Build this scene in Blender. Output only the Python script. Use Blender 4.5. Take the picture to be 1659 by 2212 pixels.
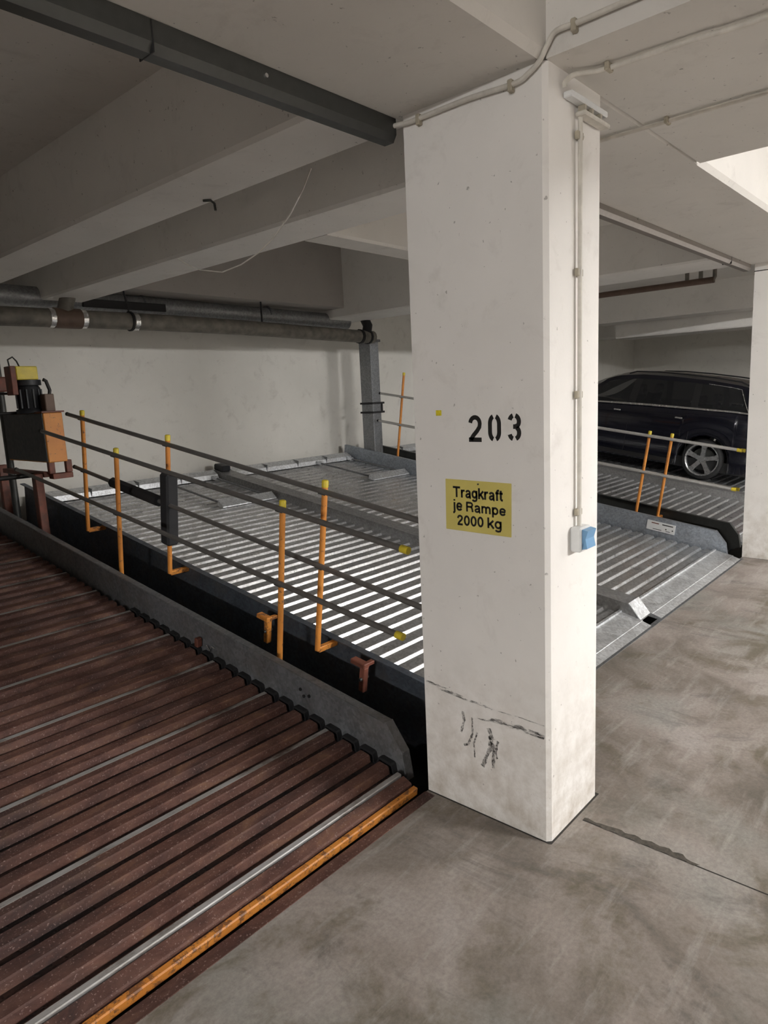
import bpy, math, random
from mathutils import Vector, Matrix
random.seed(7)
for o in list(bpy.data.objects): bpy.data.objects.remove(o)
scene = bpy.context.scene
COL = scene.collection
S = 1.15                       # all numbers below are in units of 1.15 m

# ------------------------------------------------------------------ camera
F_PX, CX, CY = 1461.88, 829.5, 1106.0
CAM = Vector((-1.90736, -1.02546, 1.55))
yaw, pitch, roll = 0.735060256, -0.171007128, -0.046947668
_f = Vector((math.cos(pitch)*math.cos(yaw), math.cos(pitch)*math.sin(yaw), math.sin(pitch)))
_r0 = Vector((math.sin(yaw), -math.cos(yaw), 0)); _u0 = _r0.cross(_f)
_r = math.cos(roll)*_r0 + math.sin(roll)*_u0
_u = -math.sin(roll)*_r0 + math.cos(roll)*_u0
cd = bpy.data.cameras.new('camera'); cam = bpy.data.objects.new('camera', cd); COL.objects.link(cam)
cd.sensor_fit = 'VERTICAL'; cd.sensor_height = 36.0; cd.lens = F_PX/2212.0*36.0
cd.clip_start = 0.05; cd.clip_end = 200
cam.matrix_world = Matrix(((_r.x, _u.x, -_f.x, CAM.x*S), (_r.y, _u.y, -_f.y, CAM.y*S), (_r.z, _u.z, -_f.z, CAM.z*S), (0, 0, 0, 1)))
scene.camera = cam

# ------------------------------------------------------------------ world, exposure
w = bpy.data.worlds.new('world'); scene.world = w; w.use_nodes = True
w.node_tree.nodes['Background'].inputs[0].default_value = (0.02, 0.02, 0.02, 1)
w.node_tree.nodes['Background'].inputs[1].default_value = 0.0
scene.view_settings.view_transform = 'Standard'; scene.view_settings.look = 'None'
scene.view_settings.gamma = 1.0; scene.view_settings.use_curve_mapping = False
scene.view_settings.exposure = 0.0
LAMPS = [(2.0, -4.9, 2.72, 1.25, 'x', 1250.0), (6.9, -4.9, 2.72, 1.25, 'x', 1100.0), (-9.4, -2.6, 2.52, 1.25, 'y', 1750.0)]   # x, y, z, length, axis, strength; last is an added fill for the left pillar face

# ------------------------------------------------------------------ measuring helpers (image measurement -> point on a known plane)
def _ray(px, py): return _r*((px-CX)/F_PX) + _u*(-(py-CY)/F_PX) + _f
def on_plane(px, py, ax, val):
    v = _ray(px, py); t = (val-CAM[ax])/v[ax]; return CAM + v*t
def onx(px, py, v): return on_plane(px, py, 0, v)
def ony(px, py, v): return on_plane(px, py, 1, v)
def onz(px, py, v): return on_plane(px, py, 2, v)

# ------------------------------------------------------------------ mesh builder
class MB:
    def __init__(s): s.v = []; s.f = []; s.sm = []
    def add(s, vs, fs, smooth=False):
        b = len(s.v); s.v += [tuple(p) for p in vs]
        for f in fs: s.f.append(tuple(i+b for i in f)); s.sm.append(smooth)
        return s
    def box(s, x0, x1, y0, y1, z0, z1):
        return s.add([(x0,y0,z0),(x1,y0,z0),(x1,y1,z0),(x0,y1,z0),(x0,y0,z1),(x1,y0,z1),(x1,y1,z1),(x0,y1,z1)],
                     [(3,2,1,0),(4,5,6,7),(0,1,5,4),(1,2,6,5),(2,3,7,6),(3,0,4,7)])
    def bbox(s, x0, x1, y0, y1, z0, z1, b):
        """box with bevelled edges (chamfer b) """
        vs = []; 
        for sx in (0,1):
            for sy in (0,1):
                for sz in (0,1):
                    X = (x0,x1)[sx]; Y = (y0,y1)[sy]; Z = (z0,z1)[sz]
                    dx = b*(1-2*sx); dy = b*(1-2*sy); dz = b*(1-2*sz)
                    vs += [(X, Y+dy, Z+dz), (X+dx, Y, Z+dz), (X+dx, Y+dy, Z)]
        def i(sx,sy,sz,k): return ((sx*2+sy)*2+sz)*3+k
        fs = []
        fs += [(i(0,0,0,0),i(0,0,1,0),i(0,1,1,0),i(0,1,0,0)), (i(1,0,0,0),i(1,1,0,0),i(1,1,1,0),i(1,0,1,0))]
        fs += [(i(0,0,0,1),i(1,0,0,1),i(1,0,1,1),i(0,0,1,1)), (i(0,1,0,1),i(0,1,1,1),i(1,1,1,1),i(1,1,0,1))]
        fs += [(i(0,0,0,2),i(0,1,0,2),i(1,1,0,2),i(1,0,0,2)), (i(0,0,1,2),i(1,0,1,2),i(1,1,1,2),i(0,1,1,2))]
        for a in (0,1):
            for c in (0,1):
                fs.append((i(a,c,0,0),i(a,c,0,1),i(a,c,1,1),i(a,c,1,0)))
                fs.append((i(a,0,c,0),i(a,0,c,2),i(a,1,c,2),i(a,1,c,0)))
                fs.append((i(0,a,c,1),i(0,a,c,2),i(1,a,c,2),i(1,a,c,1)))
                for e in (0,1): fs.append((i(a,c,e,0),i(a,c,e,1),i(a,c,e,2)))
        return s.add(vs, fs)
    def prism(s, poly, ax, a, b, smooth=False):
        """poly: 2D points in the two axes other than ax (cyclic order y,z / x,z / x,y), extruded a..b along ax"""
        n = len(poly)
        def P(p, t):
            return {0:(t,p[0],p[1]), 1:(p[0],t,p[1]), 2:(p[0],p[1],t)}[ax]
        vs = [P(p,a) for p in poly] + [P(p,b) for p in poly]
        fs = [tuple(range(n)), tuple(range(2*n-1, n-1, -1))]
        for k in range(n): fs.append((k, n+k, n+(k+1)%n, (k+1)%n))
        return s.add(vs, fs, smooth)
    def tube(s, pts, r, n=10, caps=True, smooth=True):
        pts = [Vector(p) for p in pts]; rs = r if isinstance(r, (list,tuple)) else [r]*len(pts)
        vs = []; fs = []; up = None
        for k, p in enumerate(pts):
            d = (pts[min(k+1,len(pts)-1)] - pts[max(k-1,0)]).normalized()
            if up is None:
                up = Vector((0,0,1)) if abs(d.z) < .9 else Vector((1,0,0))
            e = d.cross(up).normalized(); up = e.cross(d).normalized()
            for j in range(n):
                a = 2*math.pi*j/n; vs.append(p + rs[k]*(math.cos(a)*e + math.sin(a)*up))
        for k in range(len(pts)-1):
            for j in range(n):
                fs.append((k*n+j, k*n+(j+1)%n, (k+1)*n+(j+1)%n, (k+1)*n+j))
        s.add(vs, fs, smooth)
        if caps:
            m = (len(pts)-1)*n
            s.add(vs[:n], [tuple(range(n-1,-1,-1))]); s.add(vs[m:m+n], [tuple(range(n))])
        return s
    def ribbon(s, path, wd, ax, val, th):
        """flat stroke of width wd along 2D path in plane ax=val, thickness th"""
        pts = [Vector(p) for p in path]; L = []; R_ = []
        ws = wd if isinstance(wd, (list,tuple)) else [wd]*len(pts)
        for k, p in enumerate(pts):
            d = (pts[min(k+1,len(pts)-1)] - pts[max(k-1,0)]).normalized(); nn = Vector((-d.y, d.x))
            L.append(p + nn*ws[k]/2); R_.append(p - nn*ws[k]/2)
        def P(p, t): return {0:(t,p[0],p[1]), 1:(p[0],t,p[1]), 2:(p[0],p[1],t)}[ax]
        n = len(pts); vs = [P(p,val) for p in L]+[P(p,val) for p in R_]+[P(p,val+th) for p in L]+[P(p,val+th) for p in R_]
        fs = []
        for k in range(n-1):
            fs += [(k,k+1,n+k+1,n+k), (2*n+k,3*n+k,3*n+k+1,2*n+k+1), (k,2*n+k,2*n+k+1,k+1), (n+k,n+k+1,3*n+k+1,3*n+k)]
        fs += [(0,n,3*n,2*n), (n-1,3*n-1,4*n-1,2*n-1)]
        return s.add(vs, fs)
    def mesh(s, name, m):
        me = bpy.data.meshes.new(name); me.from_pydata([(a*S,b*S,c*S) for a,b,c in s.v], [], s.f); me.update()
        import bmesh
        bm = bmesh.new(); bm.from_mesh(me); bmesh.ops.recalc_face_normals(bm, faces=bm.faces); bm.to_mesh(me); bm.free()
        me.polygons.foreach_set('use_smooth', s.sm)
        if m: me.materials.append(m)
        return me
    def build(s, name, m, parent=None, label=None, loc=None):
        o = bpy.data.objects.new(name, s.mesh(name, m)); COL.objects.link(o); o.parent = parent
        if loc: o.location = Vector(loc)*S
        if label: o['label'] = label
        return o
def inst(o, parent, loc, name=None):
    c = o.copy(); COL.objects.link(c); c.parent = parent; c.location = Vector(loc)*S
    return c
def tag(o, label, cat, group=None):
    o['label'] = label; o['category'] = cat
    if group: o['group'] = group
    return o
def struct(o): o['kind'] = 'structure'; return o
def thing(name, label, cat, loc=(0,0,0), rot=(0,0,0), group=None):
    o = bpy.data.objects.new(name, None); COL.objects.link(o); o.empty_display_size = .1
    o.location = Vector(loc)*S; o.rotation_euler = rot
    return tag(o, label, cat, group)

# ------------------------------------------------------------------ materials
class NT:
    def __init__(s, name):
        s.m = bpy.data.materials.new(name); s.m.use_nodes = True; s.t = s.m.node_tree
        s.b = s.t.nodes['Principled BSDF']; s.co = s.n('ShaderNodeTexCoord').outputs['Object']
    def n(s, t, **kw):
        x = s.t.nodes.new(t)
        for k, v in kw.items(): setattr(x, k, v)
        return x
    def l(s, a, b): s.t.links.new(a, b)
    def mapping(s, scale, vec=None, rot=(0,0,0), loc=(0,0,0)):
        m = s.n('ShaderNodeMapping'); m.inputs['Scale'].default_value = scale; m.inputs['Rotation'].default_value = rot; m.inputs['Location'].default_value = loc
        s.l(vec or s.co, m.inputs[0]); return m.outputs[0]
    def noise(s, sc, det=4, rough=.55, vec=None, dist=0):
        x = s.n('ShaderNodeTexNoise'); x.inputs['Scale'].default_value = sc; x.inputs['Detail'].default_value = det
        x.inputs['Roughness'].default_value = rough; x.inputs['Distortion'].default_value = dist
        s.l(vec or s.co, x.inputs['Vector']); return x.outputs['Fac']
    def ramp(s, fac, stops):
        x = s.n('ShaderNodeValToRGB'); e = x.color_ramp.elements
        while len(e) < len(stops): e.new(.5)
        for k, (p, c) in enumerate(stops):
            e[k].position = p; e[k].color = (c, c, c, 1) if isinstance(c, (int,float)) else (*c, 1)
        s.l(fac, x.inputs[0]); return x.outputs[0]
    def mix(s, fac, a, b, mode='MIX'):
        x = s.n('ShaderNodeMix', data_type='RGBA', blend_type=mode)
        for i, v in ((0, fac), (6, a), (7, b)):
            if isinstance(v, (int,float)): x.inputs[i].default_value = v
            elif isinstance(v, tuple): x.inputs[i].default_value = (*v, 1)
            else: s.l(v, x.inputs[i])
        return x.outputs[2]
    def math(s, op, a, b=0.0, clamp=False):
        x = s.n('ShaderNodeMath', operation=op, use_clamp=clamp)
        for i, v in ((0,a),(1,b)):
            if isinstance(v, (int,float)): x.inputs[i].default_value = v
            else: s.l(v, x.inputs[i])
        return x.outputs[0]
    def sep(s, vec=None):
        x = s.n('ShaderNodeSeparateXYZ'); s.l(vec or s.co, x.inputs[0]); return x.outputs
    def bump(s, h, st=.2, dist=.01):
        x = s.n('ShaderNodeBump'); x.inputs['Strength'].default_value = st; x.inputs['Distance'].default_value = dist
        s.l(h, x.inputs['Height']); s.l(x.outputs[0], s.b.inputs['Normal'])
    def set(s, **kw):
        for k, v in kw.items():
            i = s.b.inputs[k.replace('_', ' ')]
            if isinstance(v, (int,float)): i.default_value = v
            elif isinstance(v, tuple): i.default_value = (*v, 1) if len(v) == 3 else v
            else: s.l(v, i)
        return s.m
def simple(name, col, rough=.5, metal=0.0, var=.12, sc=25, spec=.5):
    t = NT(name); n = t.noise(sc, 5)
    c = t.ramp(n, [(.3, tuple(x*(1-var) for x in col)), (.7, tuple(min(1,x*(1+var)) for x in col))])
    r = t.ramp(n, [(.3, max(0,rough-.07)), (.7, min(1,rough+.07))])
    t.set(Base_Color=c, Roughness=r, Metallic=metal); t.b.inputs['Specular IOR Level'].default_value = spec
    return t.m
def paint(name, col, stain=(.35,.30,.25), amount=.35, low=None, bump=.12):
    """white wall paint: blotches, specks, rubbed dirt near the foot (low = height in metres)"""
    t = NT(name)
    big = t.noise(1.3, 5, .6); c = t.ramp(big, [(.3, tuple(x*.93 for x in col)), (.7, tuple(min(1,x*1.04) for x in col))])
    st = t.ramp(t.noise(5.5, 7, .68, dist=.4), [(.56, 0.0), (.75, amount)]); c = t.mix(st, c, stain)
    sp = t.ramp(t.noise(46, 3, .5), [(.70, 0.0), (.74, .55)]); c = t.mix(sp, c, tuple(x*.4 for x in stain))
    if low:
        z = t.sep()[2]
        g = t.math('SUBTRACT', 1.0, t.math('DIVIDE', z, low), True)
        d = t.math('MULTIPLY', g, t.ramp(t.noise(9, 7, .7), [(.38, 0.0), (.68, 1.0)]), True); c = t.mix(t.math('MULTIPLY', d, .7), c, (.40,.34,.26))
    t.bump(t.noise(60, 4, .6), bump, .004)
    return t.set(Base_Color=c, Roughness=.72)

M = {}
M['pillar'] = paint('white_pillar_paint', (.86,.835,.80), (.42,.38,.33), .22, .75)
M['wall'] = paint('white_wall_paint', (.70,.68,.63), (.38,.35,.31), .42)
M['wall_grey'] = paint('grey_concrete_wall', (.30,.29,.275), (.2,.19,.18), .4)
M['ceil'] = paint('ceiling_paint', (.72,.695,.655), (.36,.33,.30), .30)
M['beam'] = paint('bay_beam_paint', (.84,.82,.785), (.42,.39,.36), .25)
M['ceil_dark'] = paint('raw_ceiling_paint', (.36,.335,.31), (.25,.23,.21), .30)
def m_floor():
    t = NT('stained_concrete_floor')
    v = t.mapping((1,1,1))
    a = t.noise(1.25, 7, .62, v, .7)
    c = t.ramp(a, [(.30, (.155,.138,.112)), (.43, (.25,.215,.185)), (.54, (.37,.32,.288)), (.68, (.47,.425,.392))])
    g = t.ramp(t.noise(.8, 5, .6, t.mapping((1,1,1), loc=(4,2,0)), .3), [(.50, 0.0), (.64, .55)]); c = t.mix(g, c, (.30,.315,.29))
    o = t.ramp(t.noise(2.3, 6, .65, t.mapping((1,1,1), loc=(9,5,0)), .5), [(.52, 0.0), (.66, .8)]); c = t.mix(o, c, (.155,.13,.085))
    k = t.ramp(t.noise(3.0, 7, .7, t.mapping((1,.45,1), rot=(0,0,.5), loc=(1,7,0)), .8), [(.55, 0.0), (.70, .75)]); c = t.mix(k, c, (.125,.118,.108))
    s = t.ramp(t.noise(5, 7, .7, t.mapping((.35,2.2,1), rot=(0,0,-.25))), [(.53, 0.0), (.70, .5)]); c = t.mix(s, c, (.56,.53,.50))
    p = t.ramp(t.noise(55, 6, .75), [(.34, .68), (.62, 1.0)]); c = t.mix(.8, c, p, 'MULTIPLY')
    t.bump(t.noise(70, 5, .7), .18, .004)
    return t.set(Base_Color=c, Roughness=t.ramp(a, [(.3, .50), (.7, .72)]))
M['floor'] = m_floor()
def m_galv(name, dirt=.25, col=(.60,.61,.62), rough=.36, metal=.75):
    t = NT(name)
    v = t.n('ShaderNodeTexVoronoi'); v.inputs['Scale'].default_value = 60; t.l(t.co, v.inputs['Vector'])
    sp = t.ramp(v.outputs['Color'], [(.2, tuple(x*.80 for x in col)), (.8, tuple(x*1.1 for x in col))])
    d = t.ramp(t.noise(4, 7, .7, dist=.4), [(.46, 0.0), (.70, dirt)]); c = t.mix(d, sp, (.20,.17,.14))
    rs = t.ramp(t.noise(2.3, 6, .7, t.mapping((1,1,1), loc=(3,1,2))), [(.66, 0.0), (.78, .45)]); c = t.mix(rs, c, (.26,.15,.09))
    return t.set(Base_Color=c, Metallic=metal, Roughness=t.ramp(t.noise(9, 5), [(.3, rough-.08), (.7, rough+.16)]))
M['galv'] = m_galv('galvanised_steel', .22, (.58,.585,.59), .31, .83)
M['galv_plate'] = m_galv('bright_galvanised_plate', .15, (.72,.74,.76), .42)
M['galv_dark'] = m_galv('dull_galvanised_beam', .4, (.26,.27,.285), .5)
M['galv_blue'] = m_galv('bluish_galvanised_beam', .3, (.40,.44,.49), .5)
M['galv_blue_shaded'] = m_galv('shaded_bluish_beam', .5, (.13,.15,.18), .5)  # darker copy of the bluish beam, shade of the gap put into its colour
def m_rust(name, dark=.35):
    t = NT(name)
    a = t.noise(7, 8, .72, t.mapping((.5,1.4,1)), .5)
    c = t.ramp(a, [(.28, (.030,.022,.020)), (.42, (.095,.042,.033)), (.56, (.165,.080,.060)), (.68, (.24,.125,.075)), (.82, (.30,.20,.14))])
    k = t.ramp(t.noise(1.7, 6, .7, t.mapping((.5,1.1,1), loc=(2,3,1))), [(.46, 0.0), (.62, min(1, dark*1.6))]); c = t.mix(k, c, (.035,.032,.034))
    s = t.ramp(t.noise(130, 2, .5), [(.62, 0.0), (.70, .75)]); c = t.mix(s, c, (.34,.24,.21))
    t.bump(t.noise(120, 3, .6), .35, .004)
    return t.set(Base_Color=c, Metallic=.15, Roughness=.62)
def m_groove():
    t = NT('black_studded_tread'); v = t.n('ShaderNodeTexVoronoi'); v.inputs['Scale'].default_value = 55; t.l(t.co, v.inputs['Vector'])
    n = t.noise(5, 7, .7, t.mapping((.5,1.4,1)), .4)
    c = t.ramp(n, [(.40, (.012,.013,.014)), (.55, (.045,.026,.022)), (.72, (.10,.05,.04))])
    t.bump(t.ramp(v.outputs['Distance'], [(.1, 1.0), (.4, 0.0)]), .6, .006)
    return t.set(Base_Color=c, Metallic=.3, Roughness=.45)
M['groove'] = m_groove()
M['rust'] = m_rust('rusty_deck_steel'); M['rust_edge'] = m_rust('rusty_edge_angle', .15)
def m_orange(name, rust):
    t = NT(name); a = t.noise(30, 6, .7)
    c = t.ramp(t.noise(4, 4), [(.3, (.56,.20,.035)), (.7, (.70,.28,.05))])
    k = t.ramp(a, [(.60-rust*.2, 0.0), (.68-rust*.2, .9)]); c = t.mix(k, c, (.16,.07,.035))
    return t.set(Base_Color=c, Roughness=.5)
M['orange'] = m_orange('orange_post_paint', .1); M['orange_worn'] = m_orange('worn_orange_paint', .45)
M['red_frame'] = simple('rust_red_frame_paint', (.16,.052,.032), .6, 0, .4, 14)
def m_strip():
    t = NT('worn_zinc_strip'); a = t.noise(5, 7, .7, t.mapping((.6,2,1)))
    c = t.ramp(a, [(.34, (.12,.09,.075)), (.48, (.40,.385,.37)), (.7, (.58,.58,.59))])
    return t.set(Base_Color=c, Metallic=.3, Roughness=.5)
M['strip'] = m_strip()
M['tube'] = simple('galvanised_rail_tube', (.20,.19,.18), .45, .5)
M['tube_light'] = simple('light_rail_tube', (.50,.49,.47), .45, .3)
M['yellow'] = simple('yellow_plastic_cap', (.66,.52,.04), .45)
M['black'] = simple('black_rubber', (.012,.012,.013), .6)
M['foam'] = simple('black_foam_padding', (.02,.02,.022), .85)
M['dark_metal'] = simple('dark_painted_steel', (.07,.072,.068), .45, .4)
M['angle_taupe'] = simple('taupe_painted_angle', (.26,.235,.215), .5, .2)
M['pipe'] = simple('grey_brown_cast_pipe', (.20,.185,.16), .6, .1, .35, 9)
M['pipe_brown'] = simple('brown_pipe_fitting', (.15,.10,.075), .6, .1, .2, 12)
M['duct'] = m_galv('spiral_duct_zinc', .3, (.36,.37,.38), .5)
M['chrome'] = simple('bright_steel_clamp', (.75,.75,.74), .25, .9)
M['conduit'] = simple('cream_conduit_plastic', (.62,.59,.53), .5)
M['clip'] = simple('beige_conduit_clip', (.40,.36,.28), .6)
M['white_plastic'] = simple('white_plastic', (.72,.73,.73), .4, var=.04)
M['blue_plastic'] = simple('blue_switch_rocker', (.16,.34,.56), .4, var=.06)
M['sign'] = simple('yellow_sign_plate', (.66,.56,.16), .45, var=.06, sc=8)
M['ink'] = simple('black_lettering', (.012,.011,.010), .5)
M['sticker_y'] = simple('yellow_sticker', (.72,.60,.03), .5, var=.25, sc=60)
M['joint'] = simple('dark_joint_filler', (.035,.032,.028), .9)
M['tar'] = simple('dark_floor_sealant', (.085,.075,.062), .9, var=.4, sc=60)
def m_scuff():
    t = NT('rubber_scuff'); a = t.ramp(t.noise(55, 5, .75, t.mapping((1,.25,1))), [(.36, .95), (.56, 0.0)])
    return t.set(Base_Color=(.03,.028,.027), Roughness=.8, Alpha=a)
M['scuff'] = m_scuff()
def m_smear():
    t = NT('faint_smear'); a = t.ramp(t.noise(70, 5, .8), [(.40, .85), (.60, .05)])
    return t.set(Base_Color=(.05,.045,.042), Roughness=.8, Alpha=a)
M['smear'] = m_smear()
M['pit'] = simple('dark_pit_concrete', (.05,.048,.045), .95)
M['motor'] = simple('black_motor_housing', (.018,.019,.022), .5, .2)
M['hose'] = simple('black_hose', (.02,.018,.017), .6)
M['steel_col'] = m_galv('steel_column_paint', .2, (.26,.27,.285), .42)

# ------------------------------------------------------------------ the setting
SOF = 2.466; CEIL = 2.88; YE = 0.53; YB = 5.5
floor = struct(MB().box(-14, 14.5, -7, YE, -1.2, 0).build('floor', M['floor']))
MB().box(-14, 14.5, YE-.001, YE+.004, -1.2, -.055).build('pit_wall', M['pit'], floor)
MB().box(.186, .191, -7, -.03, -.0005, .0006).build('joint', M['joint'], floor)
m = MB(); ns = 26; L = []; R2 = []
for k in range(ns+1):
    y = -.03 - .385*k/ns; L.append((.205+.004*math.sin(k*1.7)+(.010 if 5 < k < 24 else 0)+random.uniform(-.003,.003)*(k>4), y)); R2.append((.193-(.010 if k > 3 else .001)*abs(math.sin(k*.8)), y))
L[-1] = (.198, -.43); m.add([(a,b,.0012) for a,b in L]+[(a,b,.0012) for a,b in R2], [(k,k+1,ns+1+k+1,ns+1+k) for k in range(ns)])
m.build('sealant_streak', M['tar'], floor, 'dark torn sealant strip along the floor joint')
# dark gap around the foot of the pillars
for px0 in (0.0, 4.48):
    MB().prism([(px0-.006,.002),(px0-.001,-.007),(px0+.37+.006,-.007),(px0+.37+.006,.529),(px0-.006,.529)], 2, -.0004, .0008).build('pillar_joint', M['joint'], floor)
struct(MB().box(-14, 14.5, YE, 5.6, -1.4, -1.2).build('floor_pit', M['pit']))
wb = struct(MB().prism([(-14,YB),(14.6,YB),(14.6,YB+.4),(-14,YB+.4)], 2, -1.2, 3.6).build('wall_back', M['wall']))
struct(MB().box(14.5, 14.8, -7, YB, -1.2, 3.6).build('wall_right', M['wall']))
struct(MB().box(-4.36, -4.12, .56, YB, -1.2, CEIL).build('wall_light_block', M['wall_grey']))  # unseen wall added to keep the far left lamp out of the bay
struct(MB().box(-14.3, -14, -7, YB, -1.2, 3.6).build('wall_left', M['wall_grey']))
struct(MB().box(-14.3, 14.8, -7.3, -7, -1.2, 3.6).build('wall_front', M['wall_grey']))
ceil = struct(MB().box(-14.3, 14.8, -7.3, 2.09, CEIL, 3.05).build('ceiling', M['ceil']))
MB().box(-14.3, .90, 2.09, YB+.4, CEIL, 3.05).build('bay_slab', M['ceil'], ceil)
MB().box(4.0, 14.8, 2.09, YB+.4, CEIL, 3.05).build('bay_slab', M['ceil'], ceil)
MB().box(.80, 4.10, 2.05, YB+.4, 3.3, 3.5).build('bay_slab', M['ceil'], ceil)
MB().prism([(1.89,CEIL),(1.89,SOF+.016),(1.902,SOF),(2.09,SOF),(2.09,3.3),(2.04,3.3),(2.04,CEIL)], 0, .955, 3.93).build('cross_beam', M['ceil'], ceil)
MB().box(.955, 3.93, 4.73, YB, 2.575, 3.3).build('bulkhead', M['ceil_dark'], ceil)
# row beam over the pillars (chamfered lower front edge), aisle beam, cross beams of the bays
MB().prism([(.0,SOF+.022),(.018,SOF),(.56,SOF),(.56,CEIL),(.0,CEIL)], 0, -14, 14.5).build('row_beam', M['ceil'], ceil)
MB().box(0.0, 1.35, -7, 0.0, SOF, CEIL).build('aisle_beam', M['ceil'], ceil)
MB().box(9.0, 10.35, -7, 0.0, SOF, CEIL).build('aisle_beam', M['ceil'], ceil)
def bay_beam(x0, x1, y1=YB, z=SOF, ztop=CEIL, y0=.56, ch=.012):
    return MB().prism([(x0,ztop),(x0,z+ch*1.4),(x0+ch,z),(x1-ch,z),(x1,z+ch*1.4),(x1,ztop)], 1, y0, y1).build('bay_beam', M['beam'], ceil)
bay_beam(-.235, .085); bay_beam(.60, .955, ztop=3.3); bay_beam(3.93, 4.45, ztop=3.3); bay_beam(8.3, 8.80); bay_beam(11.6, 12.1)
bay_beam(8.85, 9.5, 3.56, 2.26, SOF, .8)
# joint line formwork ridge on the soffit
MB().box(1.0, 1.35, .010, .017, SOF-.004, SOF+.001).build('formwork_ridge', M['ceil'], ceil)
# rusty steel angle that edges the concrete in front of the left platform
MB().box(-14, -.02, .485, .532, -.05, .003).build('edge_angle', M['rust_edge'], floor, 'rusty steel angle edging the concrete')
MB().box(.39, 4.42, .500, .532, -.05, .002).build('edge_angle', M['galv_dark'], floor)
MB().box(4.87, 14.4, .500, .532, -.05, .002).build('edge_angle', M['galv_dark'], floor)

# ------------------------------------------------------------------ lamps in the aisle, plus the added left fill
def lamp(x, y, z, ln, ax, st, label):
    t = thing('fluorescent_lamp', label, 'lamp', (x, y, z), (0, 0, math.pi/2 if ax == 'y' else 0))
    e = NT('tube_light_%d' % st); e.set(Base_Color=(1,1,1), Emission_Color=(1.0,.985,.965), Emission_Strength=st)
    MB().bbox(-ln/2-.05, ln/2+.05, -.07, .07, .045, .10, .01).build('housing', M['white_plastic'], t)
    for sy in (-.035, .035): MB().tube([(-ln/2,sy,.015),(ln/2,sy,.015)], .014, 10).build('tube', e.m, t)
    for sx in (-1, 1):
        MB().box(sx*(ln/2+.012)-.012, sx*(ln/2+.012)+.012, -.055, .055, 0, .046).build('end_holder', M['white_plastic'], t)
        MB().tube([(sx*ln*.35,0,.10),(sx*ln*.35,0,CEIL-z)], .005, 6).build('hanger_rod', M['dark_metal'], t)
    return t
for k, a in enumerate(LAMPS):
    lamp(*a, ['twin-tube strip lamp hanging over the aisle before the numbered pillar', 'twin-tube strip lamp hanging over the aisle before the dark car', 'added twin-tube fill lamp far away to the left of the pillar'][k])

# ------------------------------------------------------------------ pillars
PW, PD = .37, .53
def pillar_mesh(x0):
    c = .014
    return MB().prism([(x0,PD),(x0,c),(x0+c,0),(x0+PW-c,0),(x0+PW,c),(x0+PW,PD)], 2, 0, SOF)
pil = tag(pillar_mesh(0).build('concrete_pillar', M['pillar']), 'white painted concrete pillar with stencilled number 203 and black scuffs', 'pillar')
pil2 = tag(pillar_mesh(4.48).build('concrete_pillar', M['pillar']), 'plain white concrete pillar at the right edge beside the dark car', 'pillar')
MB().prism([(4.478,.532),(4.478,-.002),(4.852,-.002),(4.852,.532)], 2, SOF-.062, SOF-.055).build('formwork_joint', M['joint'], pil2)
# stencilled 203 on the left face (plane x = 0, reading towards -y)
def digit(y0, y1, z0, z1, strokes, name):
    m = MB(); W = y0-y1; H = z1-z0
    for st in strokes:
        m.ribbon([(y0-W*a, z0+H*b) for a,b in st], .0150, 0, -.0006, .0007)
    return m.build(name, M['ink'], pil)
def arc(cx, cy, rx, ry, a0, a1, n=10):
    return [(cx+rx*math.cos(math.radians(a0+(a1-a0)*k/n)), cy+ry*math.sin(math.radians(a0+(a1-a0)*k/n))) for k in range(n+1)]
digit(.296,.243,1.380,1.470,[arc(.5,.68,.36,.235,172,0)+[(.83,.56),(.66,.42),(.36,.24),(.17,.085)], [(.02,.085),(.98,.085)]],'stencil_digit')
digit(.217,.170,1.382,1.472,[arc(.47,.64,.33,.28,104,180)+arc(.47,.36,.33,.28,180,256), arc(.55,.64,.33,.28,76,0)+arc(.55,.36,.33,.28,0,-76)],'stencil_digit')
digit(.143,.095,1.384,1.474,[arc(.5,.68,.36,.24,160,106), arc(.5,.70,.36,.22,74,-40)+[(.55,.52),(.42,.52)], arc(.5,.30,.37,.22,60,-70), arc(.5,.30,.36,.22,-108,-165)],'stencil_digit')
MB().bbox(-.0012, .0003, .408, .432, 1.470, 1.489, .0003).build('sticker', M['sticker_y'], pil, 'small torn yellow sticker')
# scuffs and scribbles low on the left face
def scuff(path, wd, name='scuff_mark', mat='scuff'):
    pts = []
    for k in range(len(path)-1):
        for j in range(6): pts.append(tuple(path[k][i]+(path[k+1][i]-path[k][i])*j/6 for i in (0,1)))
    pts.append(path[-1]); pts = [(a+random.uniform(-.0012,.0012), b+random.uniform(-.0012,.0012)) for a,b in pts]
    MB().ribbon(pts, [wd*random.uniform(.6,1.2) for _ in pts], 0, -.0005, .0006).build(name, M[mat], pil)
def pp(*pts): return [tuple(onx(x,y,0))[1:] for x,y in pts]
scuff(pp((921,1471),(960,1487),(1000,1507),(1050,1527)), .010); scuff(pp((935,1482),(990,1505),(1065,1532)), .006)
scuff(pp((1020,1551),(1060,1556),(1110,1572),(1176,1597)), .008); scuff(pp((1060,1553),(1110,1566),(1177,1592)), .012); scuff(pp((1100,1563),(1140,1577),(1176,1586)), .005)
scuff(pp((1060,1532),(1120,1549),(1176,1569)), .003)
for P, wd in ((((1000,1537),(1003,1555),(996,1580)),.011), (((1020,1551),(1021,1585),(1012,1606),(1003,1609)),.009), (((1031,1582),(1024,1605),(1026,1636)),.008),
              (((1055,1572),(1062,1590),(1058,1620),(1042,1655)),.017), (((1058,1590),(1066,1615),(1066,1660)),.014), (((1076,1602),(1070,1625),(1074,1640)),.010)):
    scuff(pp(*P), wd, 'scribble', 'smear')

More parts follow.
